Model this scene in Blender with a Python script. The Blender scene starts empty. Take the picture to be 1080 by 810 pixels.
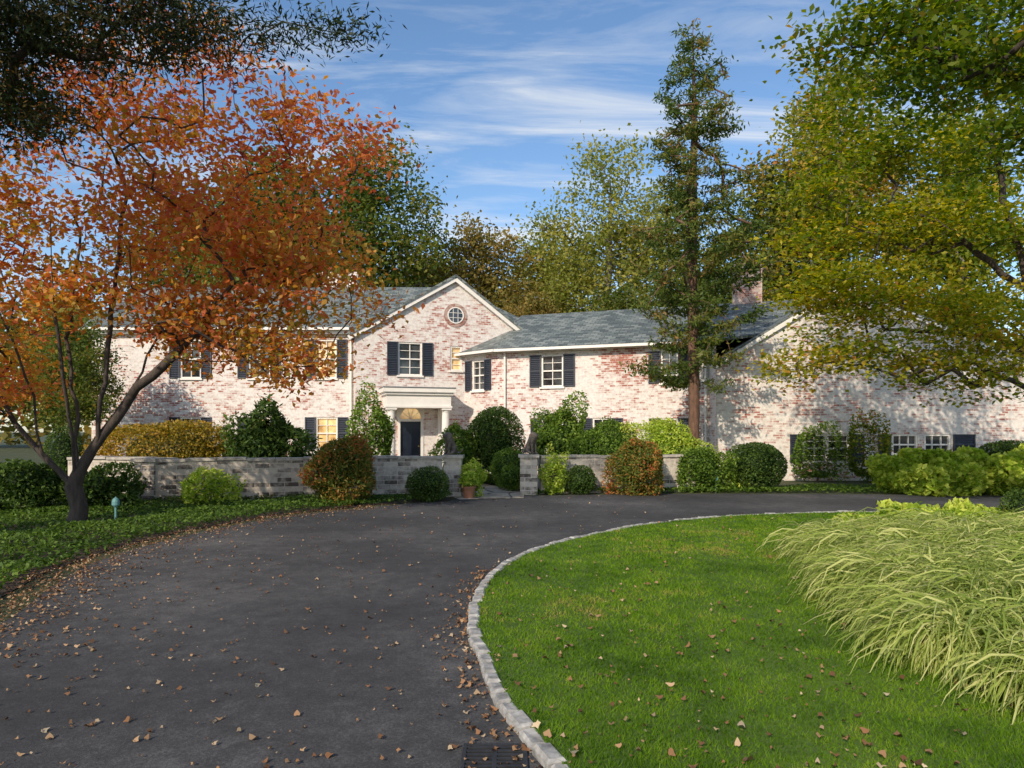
import bpy, bmesh, math, numpy as np
from mathutils import Vector, Matrix
R=np.random.RandomState
F=720.0; H=1.7; HV=455.0
def X(u,Y): return (u-540)/F*Y
def Z(v,Y): return H-(v-HV)/F*Y
scene=bpy.context.scene
col=scene.collection
# ------------------------------------------------------------------ helpers
def link(o):
    col.objects.link(o); return o
def top(o,label,cat,group=None,kind=None):
    if label: o["label"]=label
    if cat: o["category"]=cat
    if group: o["group"]=group
    if kind: o["kind"]=kind
    return o
def empty(name,loc=(0,0,0)):
    o=bpy.data.objects.new(name,None); o.location=loc; o.empty_display_size=.2
    return link(o)
def np_mesh(name,V,Fa,mats=(),rnd=None,smooth=False):
    V=np.asarray(V,dtype=np.float32); Fa=np.asarray(Fa,dtype=np.int32)
    k=Fa.shape[1]
    me=bpy.data.meshes.new(name)
    me.vertices.add(len(V)); me.vertices.foreach_set('co',V.ravel())
    me.loops.add(Fa.size); me.loops.foreach_set('vertex_index',Fa.ravel())
    me.polygons.add(len(Fa)); me.polygons.foreach_set('loop_start',np.arange(0,Fa.size,k,dtype=np.int32))
    me.update(calc_edges=True)
    if rnd is not None:
        a=me.attributes.new('rnd','FLOAT','POINT'); a.data.foreach_set('value',np.asarray(rnd,dtype=np.float32))
    for m in mats: me.materials.append(m)
    if smooth: me.polygons.foreach_set('use_smooth',np.ones(len(Fa),dtype=bool))
    return me
def obj(name,me): return link(bpy.data.objects.new(name,me))
class MB:
    """small mesh builder with planar uv in metres"""
    def __init__(s): s.v=[];s.f=[];s.uv=[];s.m=[]
    def poly(s,pts,ud=None,vd=None,m=0):
        i=len(s.v); pts=[Vector(p) for p in pts]
        s.v+=pts; s.f.append(list(range(i,i+len(pts)))); s.m.append(m)
        if ud is None:
            n=(pts[1]-pts[0]).cross(pts[2]-pts[0])
            if n.length<1e-9: n=Vector((0,0,1))
            n.normalize()
            if abs(n.z)>.9: ud=Vector((1,0,0)); vd=Vector((0,1,0))
            else:
                ud=Vector((0,0,1)).cross(n).normalized(); vd=n.cross(ud)
        ud=Vector(ud);vd=Vector(vd)
        s.uv.append([(p.dot(ud),p.dot(vd)) for p in pts])
    def box(s,c,ax,ay,az,m=0):
        c=Vector(c);ax=Vector(ax);ay=Vector(ay);az=Vector(az)
        P=lambda a,b,d:c+ax*a+ay*b+az*d
        for q in [((-1,-1,-1),(-1,1,-1),(1,1,-1),(1,-1,-1)),((-1,-1,1),(1,-1,1),(1,1,1),(-1,1,1)),
                  ((-1,-1,-1),(1,-1,-1),(1,-1,1),(-1,-1,1)),((1,1,-1),(-1,1,-1),(-1,1,1),(1,1,1)),
                  ((1,-1,-1),(1,1,-1),(1,1,1),(1,-1,1)),((-1,1,-1),(-1,-1,-1),(-1,-1,1),(-1,1,1))]:
            s.poly([P(*t) for t in q],m=m)
    def abox(s,x0,x1,y0,y1,z0,z1,m=0):
        s.box(((x0+x1)/2,(y0+y1)/2,(z0+z1)/2),((x1-x0)/2,0,0),(0,(y1-y0)/2,0),(0,0,(z1-z0)/2),m)
    def lathe(s,c,prof,n=20,m=0):
        c=Vector(c)
        for (r0,z0),(r1,z1) in zip(prof[:-1],prof[1:]):
            for i in range(n):
                a=2*math.pi*i/n;b=2*math.pi*(i+1)/n
                q=[c+Vector((r0*math.cos(a),r0*math.sin(a),z0)),c+Vector((r0*math.cos(b),r0*math.sin(b),z0)),
                   c+Vector((r1*math.cos(b),r1*math.sin(b),z1)),c+Vector((r1*math.cos(a),r1*math.sin(a),z1))]
                if r0<1e-6: q=[q[0],q[2],q[3]]
                elif r1<1e-6: q=q[:3]
                s.poly(q,m=m)
    def make(s,name,mats):
        me=bpy.data.meshes.new(name)
        me.from_pydata([tuple(v) for v in s.v],[],s.f)
        uvl=me.uv_layers.new(name='UVMap')
        flat=[c for f in s.uv for t in f for c in t]
        uvl.data.foreach_set('uv',flat)
        me.polygons.foreach_set('material_index',s.m)
        for m in mats: me.materials.append(m)
        me.update()
        return link(bpy.data.objects.new(name,me))
# ------------------------------------------------------------------ materials
def newmat(name):
    m=bpy.data.materials.new(name); m.use_nodes=True
    nt=m.node_tree; b=nt.nodes['Principled BSDF']; return m,nt,b
def N(nt,t,**k):
    n=nt.nodes.new(t)
    for a,v in k.items(): setattr(n,a,v)
    return n
def ramp(nt,stops,interp='LINEAR'):
    n=nt.nodes.new('ShaderNodeValToRGB'); cr=n.color_ramp; cr.interpolation=interp
    while len(cr.elements)<len(stops): cr.elements.new(.5)
    for e,(p,c) in zip(cr.elements,stops):
        e.position=p; e.color=(*c,1) if len(c)==3 else c
    return n
def noise(nt,scale,detail=4,vec=None,rough=.55,dist=0):
    n=nt.nodes.new('ShaderNodeTexNoise'); n.inputs['Scale'].default_value=scale; n.inputs['Detail'].default_value=detail
    n.inputs['Roughness'].default_value=rough; n.inputs['Distortion'].default_value=dist
    if vec is not None: nt.links.new(vec,n.inputs['Vector'])
    return n
def mathn(nt,op,a,b=None):
    n=nt.nodes.new('ShaderNodeMath'); n.operation=op
    for i,x in enumerate((a,b)):
        if x is None: continue
        if isinstance(x,(int,float)): n.inputs[i].default_value=x
        else: nt.links.new(x,n.inputs[i])
    return n.outputs[0]
def bump(nt,b,h,strength=.3,dist=.02):
    n=nt.nodes.new('ShaderNodeBump'); n.inputs['Strength'].default_value=strength; n.inputs['Distance'].default_value=dist
    nt.links.new(h,n.inputs['Height']); nt.links.new(n.outputs[0],b.inputs['Normal'])
def mixc(nt,f,a,b,mode='MIX'):
    n=nt.nodes.new('ShaderNodeMix'); n.data_type='RGBA'; n.blend_type=mode
    for i,x in ((0,f),(6,a),(7,b)):
        if isinstance(x,(int,float)): n.inputs[i].default_value=x
        elif isinstance(x,tuple): n.inputs[i].default_value=(*x,1)
        else: nt.links.new(x,n.inputs[i])
    return n.outputs[2]
def ramp_out(nt,s,stops):
    r=ramp(nt,stops); nt.links.new(s,r.inputs[0]); return r.outputs[0]
def simple(name,c,rough=.6,var=.15,scale=6,metal=0,bmp=0):
    m,nt,b=newmat(name); tc=N(nt,'ShaderNodeTexCoord')
    n=noise(nt,scale,5,tc.outputs['Object'])
    nt.links.new(ramp_out(nt,n.outputs[0],[(.3,tuple(x*(1-var) for x in c)),(.7,tuple(min(1,x*(1+var)) for x in c))]),b.inputs['Base Color'])
    b.inputs['Roughness'].default_value=rough; b.inputs['Metallic'].default_value=metal
    if bmp: bump(nt,b,n.outputs[0],bmp)
    return m
def leafmat(name,stops,transl=.35,rough=.55,spec=.2):
    m,nt,b=newmat(name)
    a=N(nt,'ShaderNodeAttribute',attribute_name='rnd')
    r=ramp(nt,stops); nt.links.new(a.outputs['Fac'],r.inputs[0])
    nt.links.new(r.outputs[0],b.inputs['Base Color']); b.inputs['Roughness'].default_value=rough
    b.inputs['Specular IOR Level'].default_value=spec
    t=N(nt,'ShaderNodeBsdfTranslucent'); 
    hs=N(nt,'ShaderNodeHueSaturation'); hs.inputs['Saturation'].default_value=1.1; hs.inputs['Value'].default_value=1.6
    nt.links.new(r.outputs[0],hs.inputs['Color']); nt.links.new(hs.outputs[0],t.inputs[0])
    mx=N(nt,'ShaderNodeMixShader'); mx.inputs[0].default_value=transl
    nt.links.new(b.outputs[0],mx.inputs[1]); nt.links.new(t.outputs[0],mx.inputs[2])
    nt.links.new(mx.outputs[0],nt.nodes['Material Output'].inputs[0])
    return m
def brickmat(name,white,red,lo,hi,w=.22,h=.08,big=1.35):
    m,nt,b=newmat(name); uv=N(nt,'ShaderNodeUVMap')
    br=N(nt,'ShaderNodeTexBrick'); nt.links.new(uv.outputs[0],br.inputs['Vector'])
    br.inputs['Scale'].default_value=1; br.inputs['Brick Width'].default_value=w; br.inputs['Row Height'].default_value=h
    br.inputs['Mortar Size'].default_value=.010; br.inputs['Mortar Smooth'].default_value=.2
    br.inputs['Color1'].default_value=(0,0,0,1); br.inputs['Color2'].default_value=(1,1,1,1); br.inputs['Mortar'].default_value=(.85,.85,.85,1)
    tc=N(nt,'ShaderNodeTexCoord')
    n1=noise(nt,.6,5,tc.outputs['Object'],.68); n2=noise(nt,5.0,6,tc.outputs['Object'],.75)
    s=mathn(nt,'ADD',mathn(nt,'MULTIPLY',n1.outputs[0],big),mathn(nt,'MULTIPLY',n2.outputs[0],.9))
    s=mathn(nt,'ADD',s,mathn(nt,'MULTIPLY',br.outputs['Color'],.44))
    s=mathn(nt,'SUBTRACT',s,.32+big*.5)
    mid=tuple((w_*.62+r_*.38) for w_,r_ in zip(white,red))
    r=ramp_out(nt,s,[(lo,red),((lo+hi)/2,mid),(hi,white)])
    n3=noise(nt,11,4,tc.outputs['Object'],.7)
    c=mixc(nt,.45,r,ramp_out(nt,n3.outputs[0],[(.32,(.5,.48,.47)),(.6,(1,1,1))]),'MULTIPLY')
    nt.links.new(c,b.inputs['Base Color']); b.inputs['Roughness'].default_value=.85
    bump(nt,b,br.outputs['Fac'],-.4,.02)
    return m
M_brick=brickmat('whitewashed_brick',(.72,.67,.62),(.37,.135,.095),.10,.44)
M_brick2=brickmat('pale_brick',(.72,.67,.61),(.39,.16,.12),.07,.41)
M_brickred=brickmat('chimney_brick',(.50,.40,.34),(.27,.10,.07),.22,.62)
M_brickwhite=brickmat('old_white_brick',(.70,.65,.60),(.4,.25,.2),.02,.25)
M_gwall=brickmat('garden_wall_masonry',(.56,.50,.42),(.10,.08,.065),.10,.44,.34,.115,.9)
def slate():
    m,nt,b=newmat('slate'); uv=N(nt,'ShaderNodeUVMap')
    br=N(nt,'ShaderNodeTexBrick'); nt.links.new(uv.outputs[0],br.inputs['Vector'])
    br.inputs['Scale'].default_value=1; br.inputs['Brick Width'].default_value=.32; br.inputs['Row Height'].default_value=.2
    br.inputs['Mortar Size'].default_value=.012; br.inputs['Color1'].default_value=(0,0,0,1); br.inputs['Color2'].default_value=(1,1,1,1)
    br.inputs['Mortar'].default_value=(0,0,0,1)
    tc=N(nt,'ShaderNodeTexCoord'); n=noise(nt,.6,5,tc.outputs['Object'],.7)
    s=mathn(nt,'ADD',mathn(nt,'MULTIPLY',br.outputs['Color'],.55),mathn(nt,'MULTIPLY',n.outputs[0],.6))
    r=ramp_out(nt,s,[(.15,(.045,.055,.055)),(.5,(.115,.135,.13)),(.8,(.20,.225,.21)),(1,(.31,.32,.29))])
    c=mixc(nt,mathn(nt,'MULTIPLY',br.outputs['Fac'],.75),r,(.03,.035,.035))
    nt.links.new(c,b.inputs['Base Color']); b.inputs['Roughness'].default_value=.6
    bump(nt,b,br.outputs['Color'],.5,.02); return m
M_slate=slate()
M_white=simple('white_paint',(.76,.72,.66),.5,.06,3)
M_shut=simple('navy_shutter_paint',(.028,.034,.05),.45,.2,5)
M_door=simple('dark_door_paint',(.012,.016,.028),.3,.2,5)
def glassm(name,lit):
    m,nt,b=newmat(name); tc=N(nt,'ShaderNodeTexCoord'); n=noise(nt,1.7,3,tc.outputs['Object'])
    if lit: r=ramp_out(nt,n.outputs[0],[(.35,(.25,.12,.04)),(.65,(.8,.55,.25))])
    else: r=ramp_out(nt,n.outputs[0],[(.35,(.01,.012,.015)),(.7,(.07,.075,.08))])
    nt.links.new(r,b.inputs['Base Color']); b.inputs['Roughness'].default_value=.06
    b.inputs['Specular IOR Level'].default_value=.8
    if lit:
        nt.links.new(r,b.inputs['Emission Color']); b.inputs['Emission Strength'].default_value=lit
    return m
M_glass=glassm('window_glass',0); M_glasslit=glassm('window_glass_warm',.35)
M_fan=glassm('fanlight_glass_warm',.6)
M_stone=simple('limestone',(.38,.345,.295),.8,.35,8,bmp=.3)
M_granite=simple('granite',(.30,.29,.27),.8,.5,12,bmp=.4)
M_dark=simple('weathered_bronze',(.10,.08,.06),.6,.5,12)
M_iron=simple('cast_iron',(.05,.05,.052),.5,.3,20,metal=.6)
M_vg=simple('verdigris_metal',(.10,.24,.24),.6,.2,20)
M_terra=simple('terracotta',(.3,.13,.07),.8,.2,10)
M_mulch=simple('mulch_soil',(.045,.03,.02),.95,.5,25,bmp=.8)
def bark(name,c):
    m,nt,b=newmat(name); tc=N(nt,'ShaderNodeTexCoord'); mp=N(nt,'ShaderNodeMapping'); mp.inputs['Scale'].default_value=(9,9,2)
    nt.links.new(tc.outputs['Object'],mp.inputs[0]); n=noise(nt,1.6,7,mp.outputs[0],.7)
    r=ramp_out(nt,n.outputs[0],[(.3,tuple(x*.4 for x in c)),(.7,tuple(x*1.5 for x in c))])
    nt.links.new(r,b.inputs['Base Color']); b.inputs['Roughness'].default_value=.9; bump(nt,b,n.outputs[0],.8,.03); return m
M_bark=bark('bark_dark',(.06,.045,.036)); M_barkg=bark('bark_grey',(.15,.13,.10)); M_barkr=bark('bark_reddish',(.13,.07,.045))
def asphalt():
    m,nt,b=newmat('asphalt'); tc=N(nt,'ShaderNodeTexCoord')
    n1=noise(nt,.35,5,tc.outputs['Object'],.6); n2=noise(nt,70,3,tc.outputs['Object'],.85); n3=noise(nt,5,6,tc.outputs['Object'],.75)
    s=mathn(nt,'ADD',mathn(nt,'MULTIPLY',n1.outputs[0],.6),mathn(nt,'MULTIPLY',n2.outputs[0],.55))
    s=mathn(nt,'ADD',s,mathn(nt,'MULTIPLY',n3.outputs[0],.35))
    r=ramp_out(nt,s,[(.5,(.018,.018,.019)),(.74,(.053,.052,.052)),(.98,(.16,.152,.145))])
    nt.links.new(r,b.inputs['Base Color']); b.inputs['Roughness'].default_value=.85; b.inputs['Specular IOR Level'].default_value=.3; bump(nt,b,n2.outputs[0],.6,.01); return m
M_asph=asphalt()
def grassg(name,a,b_,c):
    m,nt,b=newmat(name); tc=N(nt,'ShaderNodeTexCoord'); n1=noise(nt,.7,5,tc.outputs['Object'],.6); n2=noise(nt,35,4,tc.outputs['Object'],.8)
    s=mathn(nt,'ADD',mathn(nt,'MULTIPLY',n1.outputs[0],.5),mathn(nt,'MULTIPLY',n2.outputs[0],.5))
    nt.links.new(ramp_out(nt,s,[(.35,a),(.5,b_),(.65,c)]),b.inputs['Base Color']); b.inputs['Roughness'].default_value=.9
    bump(nt,b,n2.outputs[0],.8,.03); return m
M_lawn=grassg('lawn_turf',(.035,.06,.008),(.07,.13,.012),(.12,.18,.018))
M_ground=grassg('ground_grass',(.025,.03,.012),(.05,.065,.02),(.09,.07,.03))
def flag():
    m,nt,b=newmat('flagstone'); tc=N(nt,'ShaderNodeTexCoord'); v=N(nt,'ShaderNodeTexVoronoi',feature='DISTANCE_TO_EDGE'); v.inputs['Scale'].default_value=1.6
    nt.links.new(tc.outputs['Object'],v.inputs['Vector']); n=noise(nt,3,5,tc.outputs['Object'])
    r=ramp_out(nt,n.outputs[0],[(.3,(.28,.23,.17)),(.7,(.45,.38,.29))])
    f=ramp_out(nt,v.outputs['Distance'],[(.02,(.2,.2,.2)),(.05,(1,1,1))])
    nt.links.new(mixc(nt,1.0,r,f,'MULTIPLY'),b.inputs['Base Color']); b.inputs['Roughness'].default_value=.8; return m
M_flag=flag()
L_orange=leafmat('dogwood_leaves',[(0,(.11,.16,.03)),(.2,(.30,.26,.05)),(.38,(.58,.32,.07)),(.6,(.58,.20,.07)),(.8,(.50,.14,.075)),(.93,(.34,.09,.055)),(1,(.20,.05,.04))],.5)
L_pine=leafmat('dark_needle_foliage',[(0,(.012,.02,.008)),(.6,(.035,.055,.015)),(1,(.15,.09,.03))],.15)
L_conif=leafmat('conifer_foliage',[(0,(.03,.055,.012)),(.45,(.085,.13,.025)),(.75,(.16,.18,.035)),(1,(.30,.17,.06))],.4)
L_maple=leafmat('maple_leaves',[(0,(.05,.10,.012)),(.4,(.12,.18,.018)),(.65,(.26,.27,.025)),(.88,(.52,.42,.045)),(1,(.52,.26,.06))],.5)
L_mapleg=leafmat('green_maple_leaves',[(0,(.04,.08,.01)),(.5,(.09,.145,.015)),(.85,(.20,.22,.025)),(1,(.35,.22,.04))],.5)
L_oak=leafmat('oak_leaves',[(0,(.035,.065,.012)),(.6,(.11,.15,.025)),(1,(.26,.21,.04))],.4)
L_olive=leafmat('olive_brown_leaves',[(0,(.10,.10,.024)),(.5,(.22,.185,.045)),(1,(.36,.23,.065))],.4)
L_yel=leafmat('pale_yellow_green_leaves',[(0,(.13,.17,.03)),(.5,(.27,.28,.055)),(1,(.44,.38,.09))],.45)
L_aut=leafmat('golden_autumn_leaves',[(0,(.11,.14,.025)),(.5,(.24,.23,.04)),(.85,(.42,.29,.05)),(1,(.44,.18,.05))],.4)
L_rust=leafmat('rust_shrub_leaves',[(0,(.03,.05,.01)),(.42,(.11,.16,.025)),(.65,(.26,.19,.04)),(.86,(.42,.17,.045)),(1,(.38,.09,.04))],.3)
L_box=leafmat('boxwood_leaves',[(0,(.014,.03,.007)),(.5,(.05,.095,.016)),(1,(.11,.17,.03))],.25)
L_green=leafmat('shrub_leaves',[(0,(.025,.055,.01)),(.5,(.09,.16,.02)),(1,(.20,.29,.04))],.3)
L_cover=leafmat('pachysandra_leaves',[(0,(.02,.045,.008)),(.5,(.07,.13,.018)),(1,(.16,.24,.035))],.3)
L_lime=leafmat('lime_leaves',[(0,(.09,.16,.014)),(.4,(.28,.40,.04)),(1,(.58,.62,.11))],.4)
L_gold=leafmat('golden_hedge_leaves',[(0,(.06,.06,.01)),(.5,(.27,.21,.025)),(1,(.45,.25,.04))],.3)
L_turf=leafmat('grass_blades',[(0,(.04,.09,.006)),(.45,(.10,.20,.010)),(.8,(.17,.28,.016)),(.95,(.24,.30,.035)),(1,(.32,.27,.07))],.35,spec=.1)
L_orn=leafmat('ornamental_grass_blades',[(0,(.12,.18,.03)),(.35,(.27,.34,.07)),(.75,(.48,.51,.17)),(1,(.60,.56,.27))],.4,spec=.05)
L_fall=leafmat('fallen_leaf_litter',[(0,(.14,.07,.035)),(.4,(.30,.15,.07)),(.75,(.44,.27,.14)),(1,(.54,.42,.27))],.1)
# ------------------------------------------------------------------ foliage
def unit(a): return a/np.maximum(np.linalg.norm(a,axis=1,keepdims=True),1e-9)
def leafquads(C,L,W,up,rnd,rng,droop=0.0):
    n=len(C); L=L*(.7+.6*rng.rand(n,1)); W=W*(.7+.6*rng.rand(n,1))
    nr=rng.randn(n,3); nr[:,2]+=up*2; nr=unit(nr)
    t=rng.randn(n,3)
    t[:,2]-=droop; t=unit(t-nr*np.sum(t*nr,1,keepdims=True)); b=np.cross(nr,t)
    V=np.empty((n,4,3)); V[:,0]=C-t*L/2; V[:,1]=C+b*W/2+nr*W*.12-t*L*.08; V[:,2]=C+t*L/2-nr*W*.1; V[:,3]=C-b*W/2+nr*W*.12-t*L*.08
    return V.reshape(-1,3),np.arange(n*4).reshape(n,4),np.repeat(rnd,4)
def ellip(spec,rng):
    out=[]
    for (cx,cy,cz,rx,ry,rz,n) in spec:
        d=unit(rng.randn(n,3)); r=(rng.rand(n,1)**.42)
        out.append(np.array([cx,cy,cz])+d*r*np.array([rx,ry,rz]))
    return np.vstack(out)
def dens(path,seg):
    path=[np.array(p,float) for p in path]; out=[path[0]]
    for a,b in zip(path[:-1],path[1:]):
        k=max(1,int(np.linalg.norm(b-a)/seg))
        for i in range(1,k+1): out.append(a+(b-a)*i/k)
    return out
def skeleton(paths,att,rng,seg=.4,rt=.008,rr=.2,jit=.05,hp=.6,upb=.25):
    pos=[];par=[]
    for pi,p in enumerate(paths):
        d=dens(p,seg); d=[q if i==0 else q+rng.randn(3)*jit*.6 for i,q in enumerate(d)]
        if pi==0:
            pos.append(d[0]);par.append(-1);prev=0
        else:
            A=np.array(pos); prev=int(np.argmin(np.linalg.norm(A-d[0],axis=1)))
        for q in d[1:]:
            pos.append(q);par.append(prev);prev=len(pos)-1
    c0=np.array(paths[0][-1],float); o=np.argsort(np.linalg.norm(att-c0,axis=1))
    cap=len(pos)+len(att)*60; P=np.empty((cap,3)); n=len(pos); P[:n]=np.array(pos); nb=min(2,n-1)
    for k in o:
        a=att[k]; A=P[nb:n]; d=np.linalg.norm(A-a,axis=1)+hp*np.maximum(0,A[:,2]-a[2])
        j=int(np.argmin(d))+nb; s=P[j].copy(); D=np.linalg.norm(a-s); m=min(50,max(1,int(D/seg)))
        mid=(s+a)/2+np.array([0,0,D*upb*.5])+rng.randn(3)*D*.06; prev=j
        for i in range(1,m+1):
            t=i/m; q=(1-t)**2*s+2*t*(1-t)*mid+t*t*a
            if i<m: q=q+rng.randn(3)*jit
            P[n]=q; par.append(prev); prev=n; n+=1
    P=P[:n]; par=np.array(par); w=np.zeros(n); hc=np.zeros(n,bool); hc[par[par>=0]]=True; w[~hc]=1
    for i in range(n-1,0,-1): w[par[i]]+=w[i]
    e=math.log(rr/rt)/math.log(max(2,w[0])); r=rt*np.maximum(w,1)**e
    return P,par,r
def tubes(P,par,r,k=6):
    c=np.arange(1,len(P)); c=c[par[c]>=0]; p=par[c]
    a=P[p];b=P[c]; ra=np.minimum(r[p],r[c]*1.3)[:,None,None]; rb=r[c][:,None,None]
    t=unit(b-a); ref=np.where(np.abs(t[:,2:3])<.8,np.array([[0,0,1.]]),np.array([[1.,0,0]])); u=unit(np.cross(t,ref)); v=np.cross(t,u)
    an=np.arange(k)*2*math.pi/k; ring=u[:,None,:]*np.cos(an)[None,:,None]+v[:,None,:]*np.sin(an)[None,:,None]
    V=np.concatenate([a[:,None]+ring*ra,(b+t*.3*r[c][:,None])[:,None]+ring*rb],1)
    m=len(c); base=(np.arange(m)*2*k)[:,None]; i=np.arange(k); j=(i+1)%k
    Fq=np.stack([base+i,base+j,base+j+k,base+i+k],2)
    return V.reshape(-1,3),Fq.reshape(-1,4)
def make_tree(name,label,base,paths,att,rng,leafm,barkm,per=60,sig=(.35,.35,.2),L=.1,W=.06,up=.5,rr=.2,rt=.008,seg=.4,jit=.05,hp=.6,upb=.25,droop=.1,cat='tree',group=None,gradient=None):
    P,par,r=skeleton(paths,att,rng,seg,rt,rr,jit,hp,upb)
    r[:1]*=1.5
    V,Fq=tubes(P,par,r)
    b=np.array(base)
    e=empty(name,tuple(base)); top(e,label,cat,group)
    tr=obj('trunk',np_mesh('trunk',V-b,Fq,[barkm],smooth=True)); tr.parent=e
    crnd=rng.rand(len(att))
    if gradient is not None: crnd=np.clip(crnd*.65+gradient(att)*.5,0,1)
    n=(per*(.3+1.4*rng.rand(len(att)))).astype(int)
    idx=np.repeat(np.arange(len(att)),n)
    C=att[idx]+rng.randn(len(idx),3)*np.array(sig)
    rnd=np.clip(crnd[idx]*.65+rng.rand(len(idx))*.4-.02,0,1)
    V,Fq,q=leafquads(C-b,L,W,up,rnd,rng,droop)
    cr=obj('crown',np_mesh('crown',V,Fq,[leafm],q)); cr.parent=e
    return e
def copy_tree(src,name,label,loc,scale,rot,leafm=None,group=None,cat='tree'):
    e=src.copy(); col.objects.link(e); e.name=name; e.location=loc; e.scale=scale; e.rotation_euler=(0,0,rot)
    e['label']=label; e['category']=cat
    if group: e['group']=group
    for ch in src.children:
        c=ch.copy(); col.objects.link(c); c.parent=e
        if leafm and ch.name.startswith('crown'):
            c.material_slots[0].link='OBJECT'; c.material_slots[0].material=leafm
    return e
def shrub(name,label,x,y,rx,ry,h,mat,L=.06,W=.035,dens_=900,seed=0,rough=.12,up=.3,z0=0,group=None,shape=2.0,cat='shrub',core=True):
    rng=R(seed); rz=h/2*1.04; area=4*math.pi*((rx*ry+rx*rz+ry*rz)/3); n=int(area*dens_)
    d=unit(rng.randn(n,3))
    lob=unit(rng.randn(20,3)) 
    bumpv=np.zeros(n)
    for l in lob: bumpv+=np.exp(-((1-d@l)/.07))*(.6+.6*rng.rand())
    sq=1.0/ (np.sum(np.abs(d)**shape,1)**(1/shape))
    rad=sq*(1-rough*1.2+rough*bumpv*1.3)*(1-.22*rng.rand(n)**1.5)+rough*.3*rng.randn(n)*.5
    C=d*rad[:,None]*np.array([rx,ry,rz])+np.array([0,0,h/2+z0]); keep=C[:,2]>z0-.02; C=C[keep]; bv=bumpv[keep]; n=len(C)
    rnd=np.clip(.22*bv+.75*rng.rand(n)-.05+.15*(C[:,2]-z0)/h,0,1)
    V,Fq,q=leafquads(C,L,W,up,rnd,rng,0)
    vs=[V];fs=[Fq];qs=[q]
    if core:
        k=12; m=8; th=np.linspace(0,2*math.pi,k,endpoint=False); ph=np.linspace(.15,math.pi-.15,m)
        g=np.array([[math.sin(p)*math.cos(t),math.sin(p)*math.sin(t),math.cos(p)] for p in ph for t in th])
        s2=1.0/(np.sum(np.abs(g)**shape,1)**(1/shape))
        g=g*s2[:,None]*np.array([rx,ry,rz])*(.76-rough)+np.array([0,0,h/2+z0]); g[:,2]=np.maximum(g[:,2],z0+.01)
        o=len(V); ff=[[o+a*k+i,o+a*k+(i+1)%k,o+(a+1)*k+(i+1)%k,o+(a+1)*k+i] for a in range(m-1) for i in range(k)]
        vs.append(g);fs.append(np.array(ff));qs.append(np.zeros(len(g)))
    e=empty(name,(x,y,0)); top(e,label,cat,group)
    f=obj('foliage',np_mesh('foliage',np.vstack(vs),np.vstack(fs),[mat],np.concatenate(qs))); f.parent=e
    att=ellip([(0,0,h*.5+z0,rx*.6,ry*.6,h*.3,14)],rng)
    P,par,r=skeleton([[(0,0,-.05),(0.02,0,.12+z0*.6)]],att,rng,.15,.006,.035,.015)
    V,Fq=tubes(P,par,r,5); s=obj('stem',np_mesh('stem',V,Fq,[M_bark])); s.parent=e
    return e
def inpoly(px,py,poly):
    r=np.zeros(len(px),bool); n=len(poly)
    for i in range(n):
        x0,y0=poly[i];x1,y1=poly[(i+1)%n]
        if y0==y1: continue
        c=((y0>py)!=(y1>py))&(px<(x1-x0)*(py-y0)/(y1-y0)+x0); r^=c
    return r
def smooth_curve(pts,k=6):
    pts=[np.array(p,float) for p in pts]; out=[]
    for i in range(len(pts)-1):
        p0=pts[max(0,i-1)];p1=pts[i];p2=pts[i+1];p3=pts[min(len(pts)-1,i+2)]
        for j in range(k):
            t=j/k; out.append(.5*((2*p1)+(-p0+p2)*t+(2*p0-5*p1+4*p2-p3)*t*t+(-p0+3*p1-3*p2+p3)*t**3))
    out.append(pts[-1]); return out
def sheet(name,poly,z,mat,label,cat,skirt=0):
    bm=bmesh.new(); vs=[bm.verts.new((p[0],p[1],z)) for p in poly]; f=bm.faces.new(vs)
    bm.normal_update()
    if f.normal.z<0: f.normal_flip()
    if skirt:
        lo=[bm.verts.new((p[0],p[1],z-skirt)) for p in poly]; n=len(vs)
        for i in range(n): bm.faces.new([vs[i],vs[(i+1)%n],lo[(i+1)%n],lo[i]])
    bmesh.ops.triangulate(bm,faces=[g for g in bm.faces if len(g.verts)>4])
    me=bpy.data.meshes.new(name); bm.to_mesh(me); bm.free(); me.materials.append(mat)
    o=obj(name,me); top(o,label,cat,kind='structure'); return o
# ------------------------------------------------------------------ ground
sheet('ground',[(-900,-300),(900,-300),(900,1500),(-900,1500)],0,M_ground,'dull green ground with leaf litter around the house','ground')
left=[(-3.4,-8),(-3.7,0),(-4.0,3.5),(-4.5,6),(-5.0,7.4),(-5.4,8.9),(-5.3,11.1),(-4.5,13.6),(-2.7,15.7),(-1.5,16.6)]
far=[(-1.2,17.6),(.4,17.9),(2.5,18.3),(5,18.5),(9,18.4),(13.5,17.8),(20,16),(30,12)]
drive=[tuple(p) for p in smooth_curve(left)]+[tuple(p) for p in smooth_curve(far)]+[(30,-8)]
sheet('driveway',drive,.008,M_asph,'dark grey asphalt driveway curving around the lawn with scattered leaves','driveway')
kc=[(4.5,-1.2),(2.8,-.2),(1.5,.9),(.75,2.0),(.42,2.8),(.24,3.45),(-.02,4.2),(-.17,5.0),(-.28,5.6),(-.32,6.3),(-.30,7.1),(-.2,7.9),(0,8.7),(.32,9.5),(.72,10.2),(1.22,10.85),(1.95,11.7),(2.85,12.5),(3.9,13.15),(5.0,13.6),(6.6,13.95),(8.5,14.0),(11,13.7),(14,12.9),(19,11)]
ks=smooth_curve(kc,8)
lawn=[tuple(p) for p in ks]+[(19,-1.2)]
LZ=.045
sheet('lawn',lawn,LZ,M_lawn,'bright green mown lawn island inside the drive','lawn',skirt=.04)
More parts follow.
